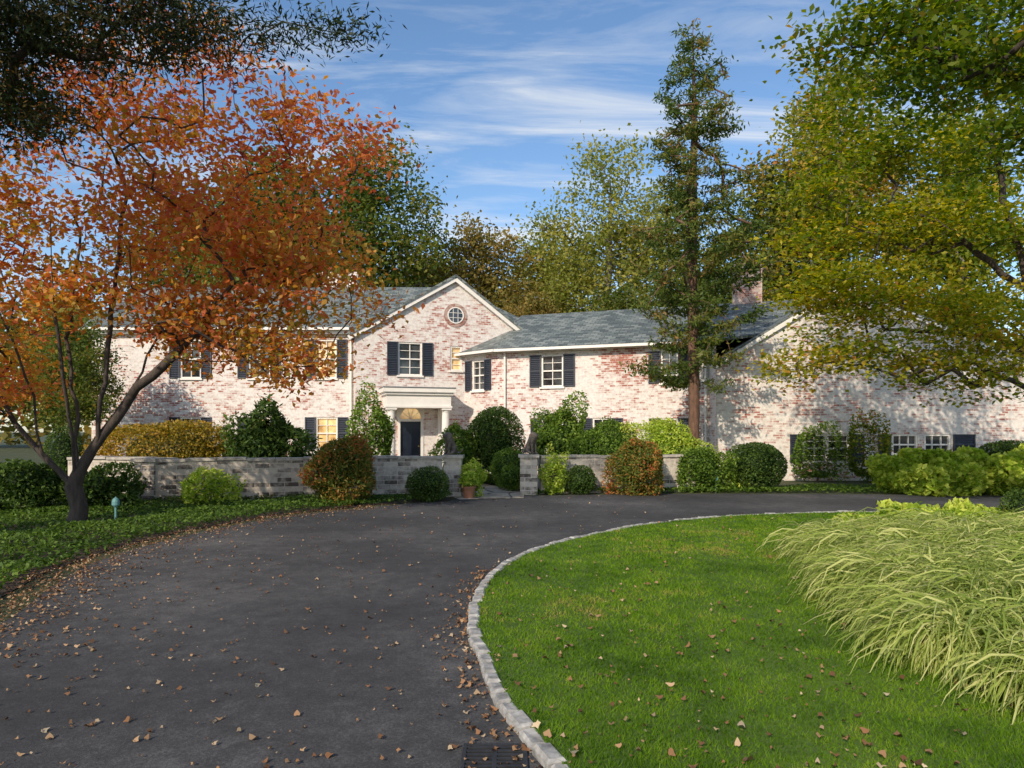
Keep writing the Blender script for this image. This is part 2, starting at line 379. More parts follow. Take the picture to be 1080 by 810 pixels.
bed=[(3.3,2.2),(3.1,3.5),(2.95,4.5),(3.0,5.4),(3.25,6.5),(3.75,8.2),(4.5,10.4),(5.4,11.9),(7.5,12.8),(11,12.8),(15,12),(18.5,10.3),(18.5,2.2)]
bed=[tuple(p) for p in smooth_curve(bed,4)]
sheet('planting_bed',bed,LZ+.015,M_mulch,'dark mulched planting bed beside the lawn','planting bed',skirt=.01)
def arclen(pts):
    d=[0]
    for a,b in zip(pts[:-1],pts[1:]): d.append(d[-1]+float(np.linalg.norm(b-a)))
    return np.array(d)
al=arclen(ks); A=np.array(ks); mb=MB(); rng=R(5); s=0
while s<al[-1]-.25:
    Lb=.15+.08*rng.rand(); m=s+Lb/2
    p=np.array([np.interp(m,al,A[:,0]),np.interp(m,al,A[:,1])]); q=np.array([np.interp(m+.05,al,A[:,0]),np.interp(m+.05,al,A[:,1])])
    t=q-p; t/=np.linalg.norm(t); nn=np.array([-t[1],t[0]]); p=p+nn*(.03+rng.randn()*.007)
    an=rng.randn()*.05; t=np.array([t[0]*math.cos(an)-t[1]*math.sin(an),t[0]*math.sin(an)+t[1]*math.cos(an)]); nn=np.array([-t[1],t[0]])
    hw=.046+.009*rng.rand(); hl=Lb/2-.012; zt=.060+rng.randn()*.006
    T=Vector((t[0],t[1],0));Nn=Vector((nn[0],nn[1],0)); c=Vector((p[0],p[1],0)); b=.016
    lo=[c+T*a*hl+Nn*d*hw for a,d in((-1,-1),(1,-1),(1,1),(-1,1))]; hi=[v+Vector((0,0,zt-b)) for v in lo]
    tp=[c+T*a*(hl-b)+Nn*d*(hw-b)+Vector((0,0,zt+rng.randn()*.003)) for a,d in((-1,-1),(1,-1),(1,1),(-1,1))]
    for i in range(4):
        j=(i+1)%4; mb.poly([lo[i],lo[j],hi[j],hi[i]]); mb.poly([hi[i],hi[j],tp[j],tp[i]])
    mb.poly(tp); s+=Lb
k=mb.make('kerb',[M_granite]); top(k,'grey granite block kerb curving along the lawn edge','kerb',kind='structure')
path=[(-1.3,16.9),(.3,17.3),(.35,19),(-.9,22),(-2.6,25.7),(-5.4,25.4),(-4.2,22),(-2.2,19.5)]
sheet('path',path,.016,M_flag,'tan flagstone path leading from the drive to the front door','path')
def blades(name,n,seed,polyin,polyout,h,label):
    rng=R(seed); y=3.0*(14.2/3.0)**(rng.rand(n)); 
    y=np.where(rng.rand(n)<.35,3+rng.rand(n)*11.2,y)
    x=-1+rng.rand(n)*(y*.8+1.3)
    k=inpoly(x,y,polyin)&~inpoly(x,y,polyout); x=x[k];y=y[k];n=len(x)
    a=rng.rand(n)*6.283; w=.0028*np.clip(y/3.5,1,4.5)*(.7+.6*rng.rand(n)); hh=h*(.5+.8*rng.rand(n))*(1+.25*np.sin(x*3.1+y*1.7)*np.sin(y*2.3))
    b=np.stack([x,y,np.full(n,LZ-.002)],1); wx=np.stack([np.cos(a)*w,np.sin(a)*w,np.zeros(n)],1)
    tip=b+np.stack([rng.randn(n)*hh*.6,rng.randn(n)*hh*.6,hh],1)
    V=np.stack([b-wx,b+wx,tip],1).reshape(-1,3); Fq=np.arange(n*3).reshape(n,3)
    pat=np.zeros(n)
    for j in range(14):
        fr_=.5*1.32**j; th=rng.rand()*6.283; pat+=np.sin(fr_*(x*math.cos(th)+y*math.sin(th))+rng.rand()*6.283+1.5*np.sin(fr_*.6*(y*math.cos(th)-x*math.sin(th))))
    pat=.5+pat*.085
    q=np.repeat(np.clip(pat*.8+.48*rng.rand(n)-.14,0,1),3)
    o=obj(name,np_mesh(name,V,Fq,[L_turf],q)); top(o,label,'grass',kind='stuff')
blades('lawn_grass',230000,3,lawn,bed,.028,'short bright green grass blades on the lawn')
def litter(name,X_,Y_,Z_,size,seed,label,mat=L_fall):
    rng=R(seed); n=len(X_); k=10
    ang=np.arange(k)*2*math.pi/k; rad=np.array([1,.5,.92,.45,.75,.35,.75,.45,.92,.5])
    sc=size*(.35+1.0*rng.rand(n)**1.5); rot=rng.rand(n)*6.283
    nr=rng.randn(n,3)*.25; nr[:,2]=1; nr=unit(nr); t=unit(np.cross(nr,np.stack([np.cos(rot),np.sin(rot),np.zeros(n)],1))); b=np.cross(nr,t)
    asp=.45+.5*rng.rand(n); lob=rng.rand(n,1)*.9
    rad=rad[None,:]*(1-lob)+np.array([1,.82,.8,.8,.8,.75,.8,.8,.8,.82])[None,:]*lob
    C=np.stack([X_,Y_,Z_+.012+.01*rng.rand(n)],1)
    V=C[:,None]+(t[:,None]*(rad*np.cos(ang))[...,None]+b[:,None]*(rad*np.sin(ang))[...,None]*asp[:,None,None])*sc[:,None,None]*.5
    V=V+nr[:,None]*((np.cos(2*ang)*.15)[None,:,None]*sc[:,None,None])
    o=obj(name,np_mesh(name,V.reshape(-1,3),np.arange(n*k).reshape(n,k),[mat],np.repeat(rng.rand(n),k)))
    top(o,label,'fallen leaves',kind='stuff'); return o
rng=R(8)
n=4200; y=2.8*(18/2.8)**rng.rand(n); x=-6+rng.rand(n)*(6.5+y*.2); 
kk=inpoly(x,y,drive)&~inpoly(x,y,lawn)&(rng.rand(n)<(.3+.4*np.clip(-x/5,0,1)))
lx=[x[kk]];ly=[y[kk]]
lc=np.array(smooth_curve(left,10)); i=rng.randint(12,len(lc)-12,4200); off=np.abs(rng.randn(4200))*.5
lx.append(lc[i,0]+off-.4+rng.randn(4200)*.15);ly.append(lc[i,1]+rng.randn(4200)*.2)
i=rng.randint(25,95,600); off=np.abs(rng.randn(600))*.16+.05
lx.append(A[i,0]-off);ly.append(A[i,1]+rng.randn(600)*.12)
lx=np.concatenate(lx);ly=np.concatenate(ly); kk=~inpoly(lx+.03,ly,lawn)&(ly>2.5); lx=lx[kk];ly=ly[kk]
litter('fallen_leaves',lx,ly,np.full(len(lx),.008),.05,9,'brown and tan fallen leaves scattered on the asphalt')
n=1900; y=3+rng.rand(n)**1.6*11; x=-.3+rng.rand(n)*(y*.75); kk=inpoly(x,y,lawn)&~inpoly(x,y,bed)&(rng.rand(n)<.5)
litter('fallen_leaves',x[kk],y[kk],np.full(kk.sum(),LZ+.02),.058,10,'brown fallen leaves lying on the lawn')
def cover(name,poly,n,z0,z1,L,W,mat,seed,label,up=.8):
    rng=R(seed); P=np.array(poly); lo=P.min(0);hi=P.max(0)
    x=lo[0]+rng.rand(n)*(hi[0]-lo[0]); y=lo[1]+rng.rand(n)*(hi[1]-lo[1]); k=inpoly(x,y,poly); x=x[k];y=y[k];n=len(x)
    hz=.5+.5*np.sin(x*2.1+np.sin(y*1.7)*2)*np.sin(y*2.6+1)
    z=z0+(z1-z0)*(.4+.6*hz)*rng.rand(n)**.5
    V,Fq,q=leafquads(np.stack([x,y,z],1),L,W,up,np.clip(.35*hz+.6*rng.rand(n),0,1),rng)
    o=obj(name,np_mesh(name,V,Fq,[mat],q)); top(o,label,'ground cover',kind='stuff')
lb=[(-4.6,5.2),(-5.1,6.6),(-5.6,8.2),(-5.75,9.8),(-5.6,11.4),(-4.8,13.7),(-3.0,15.8),(-1.5,16.8),(-1.5,17.4),(-11,17.2),(-16,14),(-12,8),(-8,5)]
cover('ground_cover',lb,105000,.03,.22,.075,.036,L_cover,21,'low green pachysandra ground cover beside the drive')
rb=[(.55,18.2),(2.5,18.45),(5,18.65),(9,18.6),(13.5,18.0),(20,16.2),(21,18.5),(15,20.4),(9,20.2),(5,19.4),(.6,19)]
cover('ground_cover',rb,30000,.02,.2,.10,.05,L_green,22,'low green planting strip along the far edge of the drive')
sheet('planting_bed',lb,.012,M_mulch,'dark leafy soil under the ground cover','planting bed')
# ------------------------------------------------------------------ HOUSE
house=empty('brick_house',(0,28,0)); top(house,'long two-storey whitewashed brick house with slate roof and navy shutters','house')
bpy.context.view_layer.update()
HI=house.matrix_world.inverted()
def hp(o,p=house):
    o.parent=p
    o.matrix_parent_inverse=HI if p is house else p.matrix_world.inverted()
    return o
class Fac:
    def __init__(s,x,y,th): s.o=Vector((x,y,0)); s.d=Vector((math.cos(th),math.sin(th),0)); s.n=Vector((math.sin(th),-math.cos(th),0))
    def p(s,a,z,d=0): return s.o+s.d*a+s.n*d+Vector((0,0,z))
    def s_u(s,u):
        k=(u-540)/F; return (k*s.o.y-s.o.x)/(s.d.x-k*s.d.y)
    def z_v(s,a,v): return Z(v,(s.o+s.d*a).y)
def box_on(mb,f,s0,s1,z0,z1,d0,d1,m=0):
    mb.box(f.p((s0+s1)/2,(z0+z1)/2,(d0+d1)/2),f.d*((s1-s0)/2),-f.n*((d1-d0)/2),Vector((0,0,(z1-z0)/2)),m)
def wall(mb,f,s0,s1,z0,z1,ops,top_poly=None,m=0):
    S=sorted({s0,s1}|{o[0] for o in ops}|{o[1] for o in ops}); ZZ=sorted({z0,z1}|{o[2] for o in ops}|{o[3] for o in ops})
    up=Vector((0,0,1))
    for a,b in zip(S[:-1],S[1:]):
        for c,d in zip(ZZ[:-1],ZZ[1:]):
            mx,mz=(a+b)/2,(c+d)/2
            if any(o[0]<mx<o[1] and o[2]<mz<o[3] for o in ops): continue
            mb.poly([f.p(a,c),f.p(b,c),f.p(b,d),f.p(a,d)],f.d,up,m)
    for a,b,c,d in ops:
        e=-.14
        mb.poly([f.p(a,c),f.p(a,c,e),f.p(a,d,e),f.p(a,d)],m=m); mb.poly([f.p(b,c),f.p(b,d),f.p(b,d,e),f.p(b,c,e)],m=m)
        mb.poly([f.p(a,d),f.p(a,d,e),f.p(b,d,e),f.p(b,d)],m=m); mb.poly([f.p(a,c),f.p(b,c),f.p(b,c,e),f.p(a,c,e)],m=m)
    if top_poly: mb.poly([f.p(a,z) for a,z in top_poly],f.d,up,m)
def shutter(f,s0,s1,z0,z1):
    mb=MB(); w=.045
    box_on(mb,f,s0,s0+w,z0,z1,.005,.05); box_on(mb,f,s1-w,s1,z0,z1,.005,.05)
    for zz in (z0,(z0+z1)/2-w/2,z1-w): box_on(mb,f,s0+w,s1-w,zz,zz+w,.006,.048)
    k=max(6,int((z1-z0)/.07))
    for i in range(k):
        c=z0+(i+.5)*(z1-z0)/k
        mb.box(f.p((s0+s1)/2,c,.024),f.d*((s1-s0)/2-w),(-f.n*.014+Vector((0,0,.018))),Vector((0,0,.004))+f.n*.003)
    mb.poly([f.p(s0+w,z0+w,.008),f.p(s1-w,z0+w,.008),f.p(s1-w,z1-w,.008),f.p(s0+w,z1-w,.008)])
    hp(mb.make('shutter',[M_shut]))
def window(f,op,cols=2,rows=3,lit=False,sh=0,name='window'):
    s0,s1,z0,z1=op; e=-.12
    mb=MB(); t=.06
    box_on(mb,f,s0,s0+t,z0,z1,e-.02,-.03); box_on(mb,f,s1-t,s1,z0,z1,e-.02,-.03)
    box_on(mb,f,s0+t,s1-t,z0,z0+t,e-.018,-.032); box_on(mb,f,s0+t,s1-t,z1-t,z1,e-.018,-.032)
    zm=(z0+z1)/2; box_on(mb,f,s0+t,s1-t,zm-.025,zm+.025,e-.015,-.045)
    for i in range(1,cols): 
        c=s0+(s1-s0)*i/cols; box_on(mb,f,c-.014,c+.014,z0+t,z1-t,e-.01,-.06)
    for i in range(1,rows*2):
        if i==rows: continue
        c=z0+(z1-z0)*i/(rows*2); box_on(mb,f,s0+t,s1-t,c-.01,c+.01,e-.008,-.064)
    w=hp(mb.make(name,[M_white])); bpy.context.view_layer.update()
    mb=MB(); mb.poly([f.p(s0,z0,e),f.p(s1,z0,e),f.p(s1,z1,e),f.p(s0,z1,e)]); g=mb.make('pane',[M_glasslit if lit else M_glass]); hp(g,w)
    mb=MB(); box_on(mb,f,s0-.06,s1+.06,z0-.07,z0,-.1,.07); g=mb.make('sill',[M_white]); hp(g,w)
    if sh:
        shutter(f,s0-sh-.01,s0-.01,z0,z1); shutter(f,s1+.01,s1+sh+.01,z0,z1)
    return w
def op_px(f,u0,u1,v0,v1):
    a=f.s_u(u0);b=f.s_u(u1); m=(a+b)/2; return (a,b,f.z_v(m,v1),f.z_v(m,v0))
fm=Fac(-17,27.6,0); fg=Fac(-6.19,27.0,math.radians(18)); 
F0=Vector((-1.97,28.37,0));E0=Vector((-.49,27.0,0));E1=Vector((7.26,24.3,0))
ff=Fac(F0.x,F0.y,math.atan2(E0.y-F0.y,E0.x-F0.x)); fw=Fac(E0.x,E0.y,math.atan2(E1.y-E0.y,E1.x-E0.x)); fr=Fac(7.05,23.6,0)
LF=(E0-F0).length; LW=(E1-E0).length
mb=MB()
EM=5.8
ops_m=[op_px(fm,333,355,358,399),op_px(fm,333,356,440,474),op_px(fm,262,285,358,399),op_px(fm,262,285,440,474),op_px(fm,190,212,358,399),op_px(fm,190,212,440,474)]
wall(mb,fm,0,10.9,-.1,EM,ops_m)
g_apex=(4.03,8.06); gl=5.64; gs=7.0; gr=5.9
ops_g=[op_px(fg,420,445,361,396),op_px(fg,475,487,365,391)]
dz=fg.s_u(433)
door_op=(dz-.52,dz+.52,.2,2.85)
wall(mb,fg,0,gs,-.1,gl,ops_g+[door_op],[(0,gl),(gs,gl),(gs,gr),g_apex])
ops_f=[op_px(ff,498,511,380,412)]
wall(mb,ff,0,LF,-.1,4.97,ops_f)
ops_w=[op_px(fw,571,594,374,408),op_px(fw,697,715,370,404),op_px(fw,740,753,368,401),op_px(fw,625,645,441,474),op_px(fw,571,594,441,474),op_px(fw,697,715,441,474),op_px(fw,740,753,446,474)]
wall(mb,fw,0,LW,-.1,4.97,ops_w)
hp(mb.make('wall',[M_brick]))
mb=MB()
ops_r=[op_px(fr,848,872,458,488),op_px(fr,872.5,896,458,488),op_px(fr,975,1003,458,480),op_px(fr,941,968,458,480)]
xr=18.9-7.05; ra=(4.42,6.78)
wall(mb,fr,0,xr,-.1,3.55,ops_r,[(0,3.55),(xr,3.55),ra,(0,4.05)])
mb.poly([fr.p(0,-.1),fr.p(0,4.05),fr.p(0,4.05,-1),fr.p(0,-.1,-1)])
mb.poly([fr.p(xr,-.1),fr.p(xr,-.1,-8),fr.p(xr,3.55,-8),fr.p(xr,3.55)])
mb.poly([fr.p(0,-.1,-8),fr.p(0,4.05,-8),fr.p(ra[0],ra[1],-8),fr.p(xr,3.55,-8),fr.p(xr,-.1,-8)])
hp(mb.make('wall',[M_brick2]))
mb=MB()
mb.poly([(-17,27.6,-.1),(-17,27.6,EM),(-17,32.1,8.4),(-17,36.6,EM),(-17,36.6,-.1)])
mb.poly([(-17,36.6,-.1),(-17,36.6,EM),(2.4,36.6,EM),(2.4,36.6,-.1)]); mb.poly([(2.4,36.6,-.1),(2.4,36.6,EM),(2.4,31.3,EM),(2.4,31.3,-.1)])
bk_=-fg.n
c0=fg.p(0,-.1);c1=fg.p(0,gl); mb.poly([c0,c0+bk_*1.0,c1+bk_*1.0,c1])
c0=fg.p(gs,-.1);c1=fg.p(gs,gr-.05); mb.poly([c0,c1,c1-fg.n*4,c0-fg.n*4])
hp(mb.make('wall',[M_brick]))
def slab(mb,pts,th=.09):
    pts=[Vector(p) for p in pts]; n=(pts[1]-pts[0]).cross(pts[2]-pts[0]).normalized()
    if n.z<0: pts=pts[::-1]; n=-n
    ud=Vector((0,0,1)).cross(n).normalized(); vd=n.cross(ud)
    mb.poly(pts,ud,vd); lo=[p-n*th for p in pts]; mb.poly(lo[::-1],ud,vd)
    for i in range(len(pts)): j=(i+1)%len(pts); mb.poly([pts[i],lo[i],lo[j],pts[j]])
mb=MB()
mz=lambda y:5.84+.55*(y-27.3)
HX=-2.7
slab(mb,[(-17.4,27.3,5.84),(-6.25,27.3,5.84),(-5.6,28.0,mz(28.0)),(HX,29.0,mz(29.0)),(HX,32.1,8.48),(-17.4,32.1,8.48)])
slab(mb,[(-17.4,36.9,5.84),(-17.4,32.1,8.48),(HX,32.1,8.48),(2.6,36.9,5.84)])
slab(mb,[(HX,32.1,8.48),(2.6,36.9,5.84),(2.6,31.2,5.84)]); slab(mb,[(HX,32.1,8.48),(2.6,31.2,5.84),(HX,29.0,mz(29.0))])
back=-fg.n
apx=fg.p(g_apex[0],g_apex[1]+.1,.22); sL=(g_apex[1]-gl)/g_apex[0]; sR=(g_apex[1]-gr)/(gs-g_apex[0])
el=fg.p(-.3,gl-.3*sL+.1,.22); er=fg.p(gs+.25,gr-.25*sR+.1,.22)
slab(mb,[el,apx,apx+back*7.0,el+back*1.9]); slab(mb,[apx,er,er+back*4.0,apx+back*6.0])
er0=E0+fw.n*.3-fw.d*.1; er1=E1+fw.n*.3; rg0=E0-fw.n*4.3-fw.d*.5; rg1=E0+fw.d*12.3-fw.n*4.3
z0,z1=4.93,7.0; sw=(z1-z0)/4.6
v=lambda p,z:Vector((p.x,p.y,z))
wz=lambda x,y: z0+sw*(((x-er0.x)*-fw.n.x+(y-er0.y)*-fw.n.y))
slab(mb,[v(er0,z0),v(er1,z0),Vector((er1.x+.02,er1.y+.02,z0+.01)),Vector((11.2,23.8,wz(11.2,23.8))),v(rg1,z1),v(rg0,z1)])
bk0=E0-fw.n*8.9; slab(mb,[v(rg0,z1),v(rg1,z1),v(E0+fw.d*12.3-fw.n*8.9,z0),v(bk0,z0)])
f0=F0+ff.n*.25-ff.d*.25
slab(mb,[v(f0,z0),v(er0,z0),v(rg0,z1)])
la=fr.p(-.12,4.05-.12*.62+.07,.12);ap=fr.p(ra[0],ra[1]+.07,.12); sr=(6.78-3.55)/(xr-4.42); rb_=fr.p(xr+.3,3.55-.3*sr+.07,.12)
slab(mb,[la,ap,ap-fr.n*4.4,la-fr.n*.5],.06); slab(mb,[ap,rb_,rb_-fr.n*8.5,ap-fr.n*8.5],.06)
slab(mb,[ap-fr.n*3,ap-fr.n*8.5,la-fr.n*8.5,la-fr.n*4.0],.06)
roof=hp(mb.make('roof',[M_slate])); bpy.context.view_layer.update()
def strip(mb,a,b,w,d,nrm):
    a=Vector(a);b=Vector(b); t=(b-a); L=t.length; t.normalize(); nrm=Vector(nrm); c=t.cross(nrm).normalized()
    mb.box((a+b)/2,t*L/2,nrm*d/2,c*w/2)
mb=MB()
strip(mb,fg.p(-.28,gl-.28*sL-.09,.1),fg.p(g_apex[0],g_apex[1]-.09,.1),.17,.14,fg.n); strip(mb,fg.p(g_apex[0],g_apex[1]-.09,.104),fg.p(gs+.2,gr-.2*sR-.09,.104),.17,.14,fg.n)
strip(mb,fr.p(-.12,4.05-.12*.62-.07,.07),fr.p(ra[0],ra[1]-.07,.07),.16,.1,fr.n); strip(mb,fr.p(ra[0],ra[1]-.07,.073),fr.p(xr+.25,3.55-.25*sr-.07,.073),.16,.1,fr.n)
strip(mb,v(E0+fw.n*.1,4.86),v(E0+fw.d*LW+fw.n*.1,4.86),.14,.2,fw.n); strip(mb,v(F0+ff.n*.08,4.86),v(E0+ff.n*.08,4.865),.14,.16,ff.n)
strip(mb,fm.p(-.2,5.7,.12),fm.p(10.7,5.7,.12),.16,.22,fm.n)
hp(mb.make('roof_trim',[M_white]))
mb=MB()
strip(mb,v(er0+fw.n*.06,4.86),v(E0+fw.d*(LW-.1)+fw.n*.36,4.86),.1,.12,fw.n); strip(mb,fm.p(-.3,5.8,.36),fm.p(10.5,5.8,.36),.1,.12,fm.n); strip(mb,v(f0+ff.n*.05,4.87),v(er0+ff.n*.05,4.87),.1,.1,ff.n)
hp(mb.make('gutter',[M_white]))
def spout(f,s,zt):
    mb=MB(); mb.lathe(f.p(s,0,.09),[(.045,0),(.045,zt)],10); 
    for zz in (1.2,2.8,4.3):
        if zz<zt: mb.lathe(f.p(s,zz,.09),[(.05,0),(.055,.01),(.055,.05),(.05,.06)],10)
    hp(mb.make('downspout',[M_white]))
spout(fm,10.5,5.65); spout(fw,.25,4.8); spout(fw,LW-.35,4.8)
window(fm,ops_m[0],2,2,True,.42); window(fm,ops_m[1],2,2,True,.42); window(fm,ops_m[2],2,2,False,.42); window(fm,ops_m[3],2,2,True,.42); window(fm,ops_m[4],2,2,False,.42); window(fm,ops_m[5],2,2,False,.42)
window(fg,ops_g[0],2,2,False,.44); window(fg,ops_g[1],1,2,True,0)
window(ff,ops_f[0],2,2,False,.38)
window(fw,ops_w[0],2,2,False,.46); window(fw,ops_w[1],2,2,False,.44); window(fw,ops_w[2],2,2,False,0); window(fw,ops_w[3],2,2,False,.42); window(fw,ops_w[4],2,2,False,.42); window(fw,ops_w[5],2,2,False,.42); window(fw,ops_w[6],2,2,False,0)
window(fr,ops_r[0],2,2); window(fr,ops_r[1],2,2); window(fr,ops_r[2],3,1); window(fr,ops_r[3],3,1)
for (a,b) in ((833,846),(898,911)): q=op_px(fr,a,b,458,488); shutter(fr,*q)
q=op_px(fr,1005,1028,458,480); shutter(fr,*q)
q=op_px(fr,926,939,458,480); shutter(fr,*q)
rs=4.05; rzz=6.5; rr=.30
def ring(mb,f,s,z,r0,r1,d,m,n=32):
    c=lambda r,d_,i: f.p(s+r*math.cos(2*math.pi*i/n),z+r*math.sin(2*math.pi*i/n),d_)
    for i in range(n):
        mb.poly([c(r1,d,i),c(r1,d,i+1),c(r0,d,i+1),c(r0,d,i)],m=m); mb.poly([c(r1,0,i),c(r1,0,i+1),c(r1,d,i+1),c(r1,d,i)],m=m); mb.poly([c(r0,d,i),c(r0,d,i+1),c(r0,0,i+1),c(r0,0,i)],m=m)
mb=MB(); ring(mb,fg,rs,rzz,rr,rr+.045,.05,0); ring(mb,fg,rs,rzz,rr+.046,rr+.19,.025,1)
for d in (-.1,.1):
    box_on(mb,fg,rs+d-.009,rs+d+.009,rzz-rr*.93,rzz+rr*.93,.012,.035); box_on(mb,fg,rs-rr*.93,rs+rr*.93,rzz+d-.009,rzz+d+.009,.014,.033)
w=hp(mb.make('round_window',[M_white,M_brickred])); bpy.context.view_layer.update()
mb=MB(); mb.poly([fg.p(rs+rr*math.cos(2*math.pi*i/28),rzz+rr*math.sin(2*math.pi*i/28),.01) for i in range(28)]); hp(mb.make('pane',[M_glass]),w)
mb=MB(); box_on(mb,fg,dz-.42,dz+.42,.22,2.1,-.14,-.1)
for r0,r1 in ((.35,.9),(.98,1.5),(1.58,2.0)):
    for c in (-.21,.21): box_on(mb,fg,dz+c-.15,dz+c+.15,r0,r1,-.1,-.085)
door=hp(mb.make('door',[M_door])); bpy.context.view_layer.update()
mb=MB(); mb.lathe(fg.p(dz+.34,1.1,-.06),[(0,-.03),(.03,-.02),(.03,.02),(0,.03)],10); hp(mb.make('handle',[simple('brass',(.5,.35,.1),.3,.1,5,metal=1)]),door)
mb=MB(); box_on(mb,fg,dz-.52,dz-.42,.2,2.2,-.13,.04); box_on(mb,fg,dz+.42,dz+.52,.2,2.2,-.13,.04); box_on(mb,fg,dz-.42,dz+.42,2.1,2.2,-.128,.045)
n=16
for i in range(n):
    a=math.pi*i/n;b=math.pi*(i+1)/n; r=.42
    P=lambda t,rad: fg.p(dz+rad*math.cos(t),2.2+rad*math.sin(t)*1.15,.03)
    ea=fg.p(dz+.56*math.cos(a)/max(abs(math.cos(a)),abs(math.sin(a))),2.2+.66*math.sin(a)/max(abs(math.cos(a)),abs(math.sin(a))),.03)
    eb=fg.p(dz+.56*math.cos(b)/max(abs(math.cos(b)),abs(math.sin(b))),2.2+.66*math.sin(b)/max(abs(math.cos(b)),abs(math.sin(b))),.03)
    mb.poly([P(a,r),ea,eb,P(b,r)]); 
for k in range(1,5):
    a=math.pi*k/5; strip(mb,fg.p(dz,2.2,.0),fg.p(dz+.42*math.cos(a),2.2+.48*math.sin(a),.0),.02,.02,fg.n)
hp(mb.make('door_frame',[M_white]))
mb=MB(); pts=[fg.p(dz+.46*math.cos(math.pi*i/16),2.2+.53*math.sin(math.pi*i/16),-.03) for i in range(17)]; mb.poly(pts); hp(mb.make('fanlight',[M_fan]))
sc=fg.s_u(438)-.05; mb=MB(); pw=1.25; pd=1.25; pb=.2
box_on(mb,fg,sc-pw,sc+pw,2.7,3.12,.0,pd); box_on(mb,fg,sc-pw-.08,sc+pw+.08,3.12,3.22,.0,pd+.08); box_on(mb,fg,sc-pw-.16,sc+pw+.16,3.22,3.38,.0,pd+.16)
box_on(mb,fg,sc-pw-.04,sc+pw+.04,2.62,2.70,.0,pd+.04)
box_on(mb,fg,sc-pw,sc-pw+.28,pb,2.62,.0,.1); box_on(mb,fg,sc+pw-.28,sc+pw,pb,2.62,.0,.1)
pt=hp(mb.make('portico',[M_white])); bpy.context.view_layer.update()
for a in (sc-pw+.18,sc+pw-.18):
    mb=MB(); c=fg.p(a,0,pd-.18)
    box_on(mb,fg,a-.2,a+.2,pb,pb+.08,pd-.38,pd+.02); box_on(mb,fg,a-.195,a+.195,2.54,2.62,pd-.375,pd+.015)
    mb.lathe(c,[(.185,pb+.08),(.19,pb+.12),(.17,pb+.16),(.165,pb+.2),(.165,1.1),(.14,2.44),(.155,2.46),(.155,2.49),(.18,2.54)],20)
    hp(mb.make('column',[M_white],),pt)
mb=MB(); box_on(mb,fg,sc-pw-.1,sc+pw+.1,-.05,.2,.0,pd+.15); box_on(mb,fg,sc-pw-.1,sc+pw+.1,-.05,.1,pd+.15,pd+.5); hp(mb.make('step',[M_stone]))
mb=MB(); box_on(mb,fg,sc-pw-.17,sc+pw+.17,3.38,3.42,.0,pd+.18); hp(mb.make('portico_roof',[simple('grey_lead',(.12,.13,.14),.5)]),pt)
def chimney(x,y,w,d,z0,z1,mat,rot):
    mb=MB(); c=Vector((x,y,0)); ax=Vector((math.cos(rot),math.sin(rot),0)); ay=Vector((-ax.y,ax.x,0))
    def bx(w_,d_,a,b): mb.box(c+Vector((0,0,(a+b)/2)),ax*w_/2,ay*d_/2,Vector((0,0,(b-a)/2)))
    bx(w,d,z0,z1-.3); bx(w+.1,d+.1,z1-.3,z1-.18); bx(w+.2,d+.2,z1-.18,z1-.08); bx(w+.08,d+.08,z1-.08,z1)
    o=mb.make('chimney',[mat]); hp(o,roof)
chimney(9.75,28.3,1.15,1.0,5.6,8.55,M_brickred,math.radians(-19))
chimney(-8.15,32.8,1.6,.9,7.5,9.25,M_brickwhite,0)
# ------------------------------------------------------------------ garden walls
def gardenwall(name,pts,h,w,label):
    mb=MB(); P=[Vector((a,b,0)) for a,b in pts]
    for a,b in zip(P[:-1],P[1:]):
        t=(b-a).normalized(); n=Vector((t.y,-t.x,0)); c=(a+b)/2; L=(b-a).length/2
        mb.box(c+Vector((0,0,h/2-.05)),t*L,-n*w/2,Vector((0,0,h/2+.05)),0)
        k=max(1,int(L*2/.55)); rg=R(int(L*100))
        for i in range(k):
            s=-L+(i+.5)*2*L/k; rr_=rg.randn()*.008
            mb.box(c+t*s+Vector((0,0,h+.03+rr_))+n*rg.randn()*.01,t*(L/k-.006),-n*(w/2+.04),Vector((0,0,.032)),1)
    o=mb.make(name,[M_gwall,M_stone]); top(o,label,'wall'); return o
gardenwall('garden_wall',[(-11.5,17.9),(-8.6,17.3)],.98,.35,'low weathered brick garden wall with stone coping')
gardenwall('garden_wall',[(-8.3,15.9),(-5.2,17.0),(-1.85,17.9)],1.0,.35,'long low weathered masonry wall with stone coping behind shrubs')
gardenwall('garden_wall',[(.75,18.75),(5.2,19.6)],.98,.35,'low pale masonry garden wall beside the pier')
def pier(x,y,label):
    mb=MB(); mb.abox(x-.23,x+.23,y-.23,y+.23,-.05,1.0,0); mb.abox(x-.28,x+.28,y-.28,y+.28,1.0,1.08,1)
    o=mb.make('gate_pier',[M_gwall,M_stone]); top(o,label,'pier',group='stone gate piers')
pier(-1.55,18.0,'square masonry gate pier with flat stone cap'); pier(.45,18.5,'square masonry gate pier with flat stone cap')
pier(-8.45,15.9,'square masonry pier ending the low wall')
